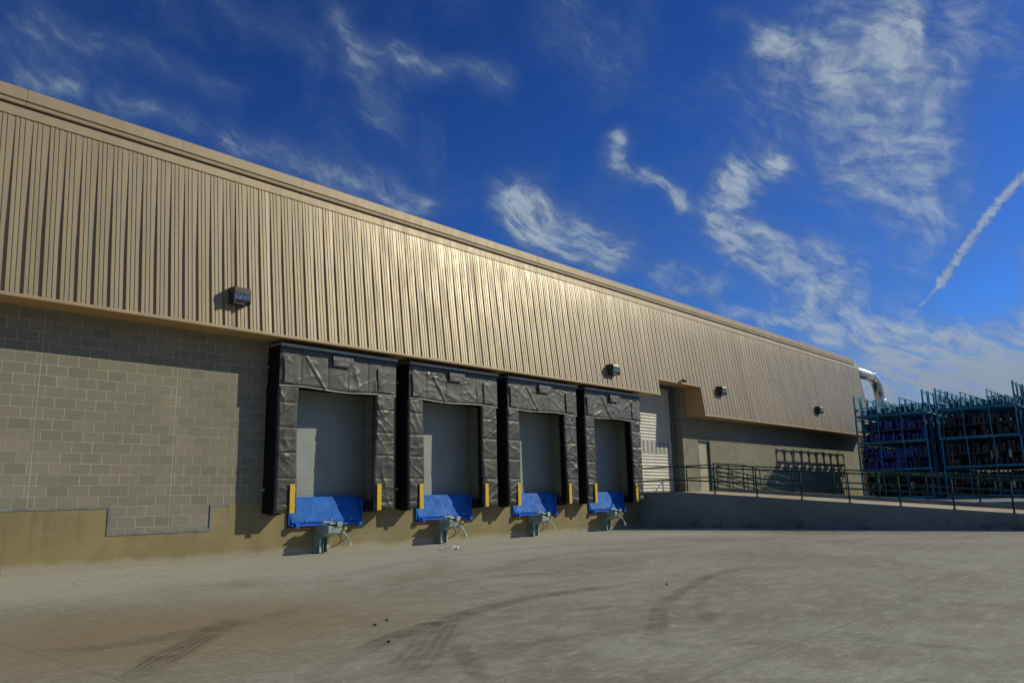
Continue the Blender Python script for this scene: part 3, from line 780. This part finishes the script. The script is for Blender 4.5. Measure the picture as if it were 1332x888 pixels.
# ------------------------------------------------------------------ racks
RP = 1.36
def rack_meshes(kind):
    sd_ = {'dark':5,'blue':9,'top':5,'dark2':21,'dark3':33,'top2':14,'blue2':40}[kind]; kind = kind.rstrip('23')
    t = thing('stacking_rack', (0,0,0), 'rack', 'stacking rack')
    LX, LY = 1.0, 3.35
    zt = RP if kind != 'top' else 1.16
    b_ = MB()
    for xx in (.04, LX-.04): b_.box(xx-.035, xx+.035, 0, LY, .02, .12)
    for yy in (.04, 1.1, 2.2, LY-.04): b_.box(.075, LX-.075, yy-.03, yy+.03, .03, .10)
    b_.build('base_frame', M['rack'], t)
    for yy in (.05, LY-.05):
        p = MB()
        for xx in (.04, LX-.04): p.box(xx-.035, xx+.035, yy-.035, yy+.035, .12, zt)
        p.box(.075, LX-.075, yy-.025, yy+.025, zt-.10, zt-.05)
        if kind == 'top':
            for xx, sx in ((.04,1),(LX-.04,-1)):
                p.prism([(xx+sx*.03, zt-.10),(xx+sx*.22, zt-.10),(xx+sx*.03, zt-.34)], 'y', yy-.02, yy+.02)
            p.box(.0, LX, yy-.05, yy+.05, .46, .52)
            p.box(.3, .5, yy-.05, yy+.05, .36, .50)
        p.build('end_portal', M['rack'], t)
    for yy in (1.12, 2.23):
        p = MB(); hh = zt - (.28 if kind == 'top' else .0)
        p.box(.005, .055, yy-.022, yy+.022, .12, hh)
        if kind == 'top': p.box(LX-.055, LX-.005, yy-.022, yy+.022, .12, hh); p.box(.055, LX-.055, yy-.02, yy+.02, hh-.05, hh)
        p.build('upright', M['rack'], t)
    lod = MB(); rr = random.Random(sd_)
    if kind == 'top':
        for k in range(13):
            y0 = .15+k*.235
            lod.box(.1, .9, y0, y0+.06, .14, .25+rr.uniform(.05,.45))
            if rr.random() < .7: lod.box(.2, .75, y0-.02, y0+.12, .5, .56)
    else:
        # slatted panels standing on edge, separated by uneven gaps, on two shelves
        for zb_, zt_ in ((.13,.62),(.72,1.22)):
            y0 = .14
            while y0 < LY-.25:
                wd_ = rr.uniform(.05,.17)
                if rr.random() < .8:
                    x_a = rr.uniform(.1,.3); h_ = rr.uniform(.55,1.0)
                    lod.box(x_a, rr.uniform(.7,.9), y0, y0+wd_, zb_, zb_+(zt_-zb_)*h_)
                    if rr.random() < .5: lod.box(x_a-.02, x_a+.06, y0-.02, y0+wd_+.05, zb_+(zt_-zb_)*h_*rr.uniform(.3,.8), zb_+(zt_-zb_)*h_*.8+.04)
                y0 += wd_+rr.uniform(.02,.09)
        lod.box(.10, .14, .1, LY-.1, .64, .70); lod.box(.86, .90, .1, LY-.1, .64, .70)
    if kind == 'dark' and sd_ != 5:
        for k in range(4):
            y0 = rr.uniform(.2, LY-.4); bs_ = MB(); bs_.box(.08, .11, y0, y0+rr.uniform(.03,.12), rr.uniform(.2,.5), rr.uniform(.7,1.1)); bs_.build('pale_bar', M['galv'] if k % 2 else M['primer'], t)
    lod.build('load', M['rack_load_blue'] if kind == 'blue' else (M['rack'] if kind == 'top' else M['rack_load']), t)
    return t
protos = {k: rack_meshes(k) for k in ('dark','blue','top','dark2','dark3','top2','blue2')}
used = set()
rowname = ['row by the warehouse', 'the middle row', 'row farthest from the warehouse']
tier = ['bottom', 'second', 'third', 'top']
nth = ['front', 'second', 'third', 'fourth', 'fifth', 'sixth', 'seventh', 'eighth', 'rearmost']
for ry, y0 in enumerate((10.45, 6.62, 2.80)):
    for cxi in range(9):
        for tz in range(4):
            kind = 'top' if tz == 3 else ('blue' if ry == 0 and cxi < 5 and tz in (1,2) else 'dark')
            vk = kind; kk = random.Random(ry*41+cxi*7+tz).random()
            if kind == 'dark': vk = ['dark','dark2','dark3'][int(kk*3)]
            elif kk < .5: vk = kind+'2'
            if vk in used: o = copy_tree(protos[vk])
            else: o = protos[vk]; used.add(vk)
            rr = random.Random(ry*100+cxi*10+tz)
            o.location = (42.0 + cxi*1.055 + rr.uniform(-.02,.02), y0 + rr.uniform(-.04,.04) + (0 if cxi % 3 else .03), YZ + tz*RP + ZO)
            o['label'] = {'top': 'empty blue rack', 'blue': 'blue rack of deep blue panels', 'dark': 'blue rack of dark panels'}[kind] + ', %s tier, %s stack in %s' % (tier[tz], nth[cxi], rowname[ry])
            o['group'] = 'blue stacking racks in the yard'

# ------------------------------------------------------------------ far shed, parked car, bollard
sh = thing('shed', (85, 20, YZ), 'orange tan metal shed seen through the blue racks', 'shed')
m = MB()
x = 60
while x < 110: m.box(x, x+.3, 14.0, 14.06, YZ, 4.3); m.box(x+.3, x+.6, 14.05, 14.10, YZ, 4.3); x += .6
m.box(60, 110, 14.1, 36, YZ, 4.28); m.build('wall', M['shed'], sh)
m = MB(); m.prism([(13.7,4.3),(25,4.9),(36.4,4.3),(36.4,4.42),(25,5.02),(13.7,4.42)], 'x', 59.7, 110.3); m.build('roof', M['roof'], sh)
for xd in (66, 78): m = MB(); m.box(xd, xd+4, 13.96, 14.0, YZ, 3.0); m.build('shed_door', M['track'], sh)

cr = thing('parked_car', (55.5, 8.6, YZ), 'pale silver blue parked car glimpsed between the blue racks', 'car')
cxx, cyy = 55.5, 8.6
body = MB()
prof_c = [(-2.15,.35),(-2.2,.62),(-2.0,.86),(-1.15,.95),(-.45,1.40),(.75,1.43),(1.55,.98),(2.1,.92),(2.2,.6),(2.15,.32)]
body.prism([(cyy+a, YZ+b) for a, b in prof_c], 'x', cxx-.84, cxx+.84); body.build('body', M['car_paint'], cr, bevel=.05)
for sx in (-.856, .842): gl = MB(); gl.prism([(cyy-1.0,YZ+.96),(cyy-.42,YZ+1.33),(cyy+.68,YZ+1.36),(cyy+1.30,YZ+.98)], 'x', cxx+sx, cxx+sx+.014); gl.build('side_window', M['car_glass'], cr)
gl = MB(); gl.quad((cxx-.7,cyy-1.12,YZ+.98),(cxx+.7,cyy-1.12,YZ+.98),(cxx+.64,cyy-.50,YZ+1.39),(cxx-.64,cyy-.50,YZ+1.39)); gl.build('windscreen', M['car_glass'], cr)
for wx in (-.86, .86):
    for wy in (-1.35, 1.35):
        wv = MB(); wv.tube([(cxx+wx-.1, cyy+wy, YZ+.33),(cxx+wx+.1, cyy+wy, YZ+.33)], .33, 20); wo = wv.build('wheel', M['rubber'], cr)
        wv = MB(); wv.tube([(cxx+wx-.115, cyy+wy, YZ+.33),(cxx+wx+.115, cyy+wy, YZ+.33)], .19, 14); wv.build('rim', M['galv'], wo)
bo = MB(); bo.tube([(52.5,15.45,YZ),(52.5,15.45,YZ+1.0),(52.5,15.45,YZ+1.06)], .09, 14, radii=[.09,.09,.05])
tag(bo.build('bollard', M['yellow']), 'yellow steel bollard behind the blue racks by the warehouse corner', 'bollard')

# ------------------------------------------------------------------ litter and pebbles
for i, (x, y, s_, lab) in enumerate(((13.37,14.30,.10,'smaller, left white paper scrap on the apron by the second dock'), (13.72,14.22,.17,'larger, right white paper scrap on the apron by the second dock'))):
    m = MB()
    def pf_(u, v, x=x, y=y, s_=s_, i=i):
        q = noise.noise(Vector((u*3, v*3, i*7+.3)))
        return (x+(u-.5)*s_*1.4, y+(v-.5)*s_, GZ+.006+max(0, .035+.08*q)*math.sin(math.pi*u)*1.0)
    m.grid(pf_, 7, 7, smooth=False)
    tag(m.build('paper_scrap', M['paper']), lab, 'litter', 'paper scraps')
peb = [((5.29,6.48),'left and uppermost of the three dark stones in the middle foreground'), ((5.03,6.34),'lower left of the close pair of dark stones in the middle foreground'), ((4.51,5.50),'dark stone nearest the camera in the middle foreground'), ((9.46,5.76),'lone dark stone on the apron right of the curved tyre marks')]
labs = ['dark pebble on the apron, upper of the close pair left of centre', 'dark pebble on the apron, lower of the close pair left of centre', 'dark pebble on the apron below the close pair', 'lone dark pebble on the apron right of the picture centre']
for i, ((p, _), lab) in enumerate(zip(peb, labs)):
    m = MB(); rr = random.Random(i)
    def sf(u, v, p=p, i=i):
        a_ = u*2*math.pi; b2 = (v-.5)*math.pi
        r_ = .016*(1+.35*noise.noise(Vector((math.cos(a_)*1.5+i, math.sin(a_)*1.5, v*2))))
        return (p[0]+r_*1.3*math.cos(a_)*math.cos(b2), p[1]+r_*math.sin(a_)*math.cos(b2), GZ+.010+r_*.6*math.sin(b2))
    m.grid(sf, 10, 6)
    tag(m.build('pebble', M['stone']), lab, 'pebble', 'dark pebbles on the apron')

# ------------------------------------------------------------------ light and sky
SUN = Vector((1.45, -1.0, .98)).normalized()
el = math.asin(SUN.z); az = math.atan2(SUN.x, SUN.y)       # azimuth from +Y towards +X
sd = bpy.data.lights.new('sun', 'SUN'); sd.energy = 3.6; sd.angle = R(.53); sd.color = (1.0, .93, .70)
so_ = bpy.data.objects.new('sun', sd); col.objects.link(so_)
so_.rotation_euler = SUN.to_track_quat('Z', 'Y').to_euler(); so_.location = (30,-20,30)

world = bpy.data.worlds.new('World'); scene.world = world; world.use_nodes = True
wt = NT(world.node_tree); bgn = world.node_tree.nodes['Background']
sky = wt.new('ShaderNodeTexSky', sky_type='NISHITA'); sky.sun_disc = False
sky.sun_elevation = el; sky.sun_rotation = az; sky.air_density = 1.0; sky.dust_density = .3; sky.ozone_density = 4.0; sky.altitude = 600
tc = wt.new('ShaderNodeTexCoord'); D = tc.outputs['Generated']
D = wt.vec('NORMALIZE', D)
dx, dy, dz = sep(wt, D)
azd = wt.math('MULTIPLY', wt.math('ARCTAN2', dx, dy), 180/math.pi)
eld = wt.math('MULTIPLY', wt.math('ARCSINE', dz), 180/math.pi)
S = comb(wt, azd, eld, 0)      # direction in degrees: azimuth, elevation
nx = wt.noise(S, .16, 5, .5); ny = wt.noise(wt.vec('ADD', S, (31,17,0)), .16, 5, .5)
warp = wt.vec('SUBTRACT', comb(wt, nx, ny, 0), (.5,.5,0))
S1 = wt.vec('ADD', S, wt.vec('SCALE', warp, scale=4.5))
S2 = wt.vec('ADD', S, wt.vec('SCALE', warp, scale=.35))
STROKES = [
  ([(77.56, 30.73), (77.43, 27.08), (77.93, 21.24)], 1.14, 0.55) ,
  ([(68.39, 30.21), (71.81, 29.22), (73.43, 27.44), (75.83, 24.61), (77.82, 21.5)], 0.71, 0.8) ,
  ([(75.29, 31.94), (76.3, 24.86), (77.3, 18.32)], 5.0, 0.62) ,
  ([(69.56, 28.31), (73.72, 23.58)], 2.8, 0.35) ,
  ([(73.16, 20.94), (76.94, 18.25)], 1.89, 0.4) ,
  ([(81.46, 29.17), (79.7, 25.1)], 1.2, 0.3) ,
  ([(56.59, 25.16), (57.05, 22.85), (59.44, 22.01), (61.79, 20.61)], 0.68, 0.75) ,
  ([(68.49, 22.33), (65.85, 21.3), (64.18, 19.12), (66.02, 17.05)], 1.35, 0.95) ,
  ([(66.48, 16.19), (70.18, 14.17), (72.3, 10.8), (75.25, 9.71)], 2.1, 1.0) ,
  ([(58.77, 16.09), (62.81, 14.23)], 1.1, 0.6) ,
  ([(63.79, 12.84), (69.19, 11.8)], 0.7, 0.5) ,
  ([(48.92, 20.72), (51.99, 19.24), (55.42, 17.69)], 1.9, 1.5) ,
  ([(27.53, 24.79), (33.05, 23.55), (41.13, 21.44)], 1.3, 0.55) ,
  ([(19.86, 25.56), (24.62, 25.14)], 1.13, 0.4) ,
  ([(13.86, 26.33), (16.97, 26.38)], 1.05, 0.35) ,
  ([(35.54, 33.47), (37.2, 31.19), (41.12, 30.31), (48.15, 29.96)], 0.95, 0.5) ,
  ([(36.33, 30.15), (38.74, 27.27)], 1.09, 0.3) ,
  ([(15.28, 29.58), (18.6, 29.02), (27.34, 28.22)], 1.12, 0.3) ,
  ([(27.06, 32.91), (33.95, 31.42)], 1.37, 0.22) ,
  ([(72.35, 6.67), (81.54, 6.11)], 2.66, 1.05) ,
  ([(66.63, 8.94), (72.43, 7.43)], 2.13, 0.7) ,
  ([(74.79, 9.76), (78.03, 8.65)], 1.01, 0.6) ,
  ([(77.94, 7.92), (82.32, 9.56)], 0.98, 0.6) ,
  ([(82.31, 14.07), (82.47, 10.72)], 0.56, 0.45) ,
  ([(64.94, 32.46), (69.32, 31.0)], 0.66, 0.3) ,
]
TRAIL = [([(83.84, 19.14), (81.73, 17.42), (79.83, 15.4), (77.76, 12.99)], 0.46, 1.1), ([(77.65, 12.81), (76.38, 11.59), (74.62, 10.28), (72.74, 8.53)], 0.13, 0.45)]
def strokes(lst, P):
    tot = None
    for pts, w_, s_ in lst:
        one = None
        for a, b in zip(pts, pts[1:]):
            g_ = segment(wt, P, (*a,0), (*b,0), w_, s_)
            one = g_ if one is None else wt.math('MAXIMUM', one, g_)
        tot = one if tot is None else wt.math('ADD', tot, one)
    return tot
FAN = STROKES[:6]; REST = STROKES[6:]
def rot(v, deg):
    x_, y_, z_ = sep(wt, v); c1, s1 = math.cos(R(deg)), math.sin(R(deg))
    return comb(wt, wt.math('ADD', wt.math('MULTIPLY', x_, c1), wt.math('MULTIPLY', y_, s1)), wt.math('SUBTRACT', wt.math('MULTIPLY', y_, c1), wt.math('MULTIPLY', x_, s1)), 0)
def ridge(n_, p_):
    r_ = wt.math('SUBTRACT', 1.0, wt.math('ABSOLUTE', wt.math('MULTIPLY', wt.math('SUBTRACT', n_, .5), 5.0)), clamp=True)
    return wt.math('POWER', r_, p_)
W1 = wt.vec('ADD', S, wt.vec('SCALE', warp, scale=3.0))
W2 = wt.vec('ADD', S, wt.vec('SCALE', warp, scale=4.5))
fib = wt.noise(rot(W1, -38), .45, 9, .62, 0, stretch=(.35,1.5,1))
fine = wt.noise(rot(W2, -25), .8, 9, .62, 0, stretch=(.6,1.35,1))
hair = ridge(wt.noise(rot(W1, -34), .8, 6, .6, 0, stretch=(.22,1.6,1)), 1.6)
tex = wt.math('ADD', wt.math('ADD', wt.math('MULTIPLY', fib, .9), wt.math('MULTIPLY', fine, .9)), wt.math('MULTIPLY', hair, .16))   # about 0.95
# the fan of cirrus spreads from a point low in the east
q = wt.vec('SUBTRACT', wt.vec('ADD', S, wt.vec('SCALE', warp, scale=4.0)), (77.6, 13.5, 0)); qx, qy, _ = sep(wt, q)
ang = wt.math('ARCTAN2', qx, qy); rad = wt.vec('LENGTH', q)
pol = comb(wt, wt.math('MULTIPLY', ang, 3.2), wt.math('MULTIPLY', rad, .16), 0)
ftex = wt.math('ADD', wt.math('MULTIPLY', wt.noise(pol, 1.6, 9, .62, 0), 1.15), wt.math('MULTIPLY', fine, .75))
m1 = strokes(REST, S1); m2 = strokes(FAN, S1)
a1 = wt.math('MULTIPLY', wt.ramp(m1, .0, .8, 0, 1.0, smooth=False), wt.ramp(tex, .55, 1.34, .20, .90, smooth=False))
a2 = wt.math('MULTIPLY', wt.ramp(m2, .0, .9, 0, 1.0, smooth=False), wt.ramp(ftex, .60, 1.36, .34, .88, smooth=False))
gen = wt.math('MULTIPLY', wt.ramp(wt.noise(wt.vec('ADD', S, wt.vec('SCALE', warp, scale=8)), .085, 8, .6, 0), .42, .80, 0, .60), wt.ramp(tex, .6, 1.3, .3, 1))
tn = wt.noise(wt.vec('ADD', S, wt.vec('SCALE', warp, scale=3)), 2.3, 6, .7)
tr0 = strokes(TRAIL, S2)
tr1 = wt.ramp(wt.math('ADD', tr0, wt.math('MULTIPLY', wt.math('SUBTRACT', tn, .5), 2.0)), .15, 1.25, 0, .85)
tr1 = wt.math('MULTIPLY', tr1, wt.ramp(tr0, .04, .25))
tr1 = wt.math('MAXIMUM', tr1, wt.math('MULTIPLY', strokes([(TRAIL[1][0], .17, .75)], S2), wt.ramp(tn, .3, .6, .35, 1)))
behind = wt.math('MULTIPLY', wt.ramp(wt.math('ABSOLUTE', wt.math('SUBTRACT', azd, 48)), 55, 85, 0, .5), wt.ramp(fib, .3, .6, .6, 1))  # unseen cloud cover added around the camera's back as neutral fill light
hz = wt.math('MULTIPLY', wt.ramp(eld, 0.5, 10, .95, 0), wt.ramp(wt.noise(W1, .3, 7, .6, 0, stretch=(.35,1.6,1)), .35, .62, .45, 1))
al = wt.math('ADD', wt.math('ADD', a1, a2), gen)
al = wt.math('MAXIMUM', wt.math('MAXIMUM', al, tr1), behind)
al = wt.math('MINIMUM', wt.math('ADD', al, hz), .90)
gm = wt.new('ShaderNodeGamma'); wt.l.new(sky.outputs[0], gm.inputs[0]); gm.inputs[1].default_value = 1.5
skyc = wt.mix(1.0, gm.outputs[0], (.15,.275,.44), 'MULTIPLY')
bright = wt.ramp(wt.math('ADD', wt.math('MULTIPLY', al, .9), wt.math('MULTIPLY', wt.math('SUBTRACT', fine, .5), .9)), .15, .95)
CL = wt.mix(bright, (1.0,1.65,2.8), (3.5,4.3,5.0))
CL = wt.mix(wt.ramp(eld, 4, 12, .75, 0), CL, (2.3,2.5,2.7))
final = wt.mix(al, skyc, CL)
wt.l.new(final, bgn.inputs['Color']); bgn.inputs['Strength'].default_value = .10

# ------------------------------------------------------------------ camera (eye 1.17 m above the apron)
yaw, pitch, roll = .84334, .19761, -.024
c_, s_ = math.cos(yaw), math.sin(yaw)
fwd = Vector((s_, c_, 0)); right = Vector((c_, -s_, 0)); up = Vector((0,0,1))
f2 = fwd*math.cos(pitch) + up*math.sin(pitch); u2 = up*math.cos(pitch) - fwd*math.sin(pitch)
r3 = right*math.cos(roll) + u2*math.sin(roll); u3 = u2*math.cos(roll) - right*math.sin(roll)
cd = bpy.data.cameras.new('camera'); cd.sensor_width = 36; cd.lens = 36*1020.2/1332; cd.clip_end = 5000; cd.clip_start = .05
co = bpy.data.objects.new('camera', cd); col.objects.link(co)
co.matrix_world = Matrix(((r3.x,u3.x,-f2.x,0),(r3.y,u3.y,-f2.y,0),(r3.z,u3.z,-f2.z,ZO),(0,0,0,1)))
scene.camera = co
vs_ = scene.view_settings; vs_.view_transform = 'Standard'; vs_.look = 'None'; vs_.gamma = 1; vs_.use_curve_mapping = False
vs_.exposure = 0.0
world.cycles.sampling_method = 'MANUAL'; world.cycles.sample_map_resolution = 256
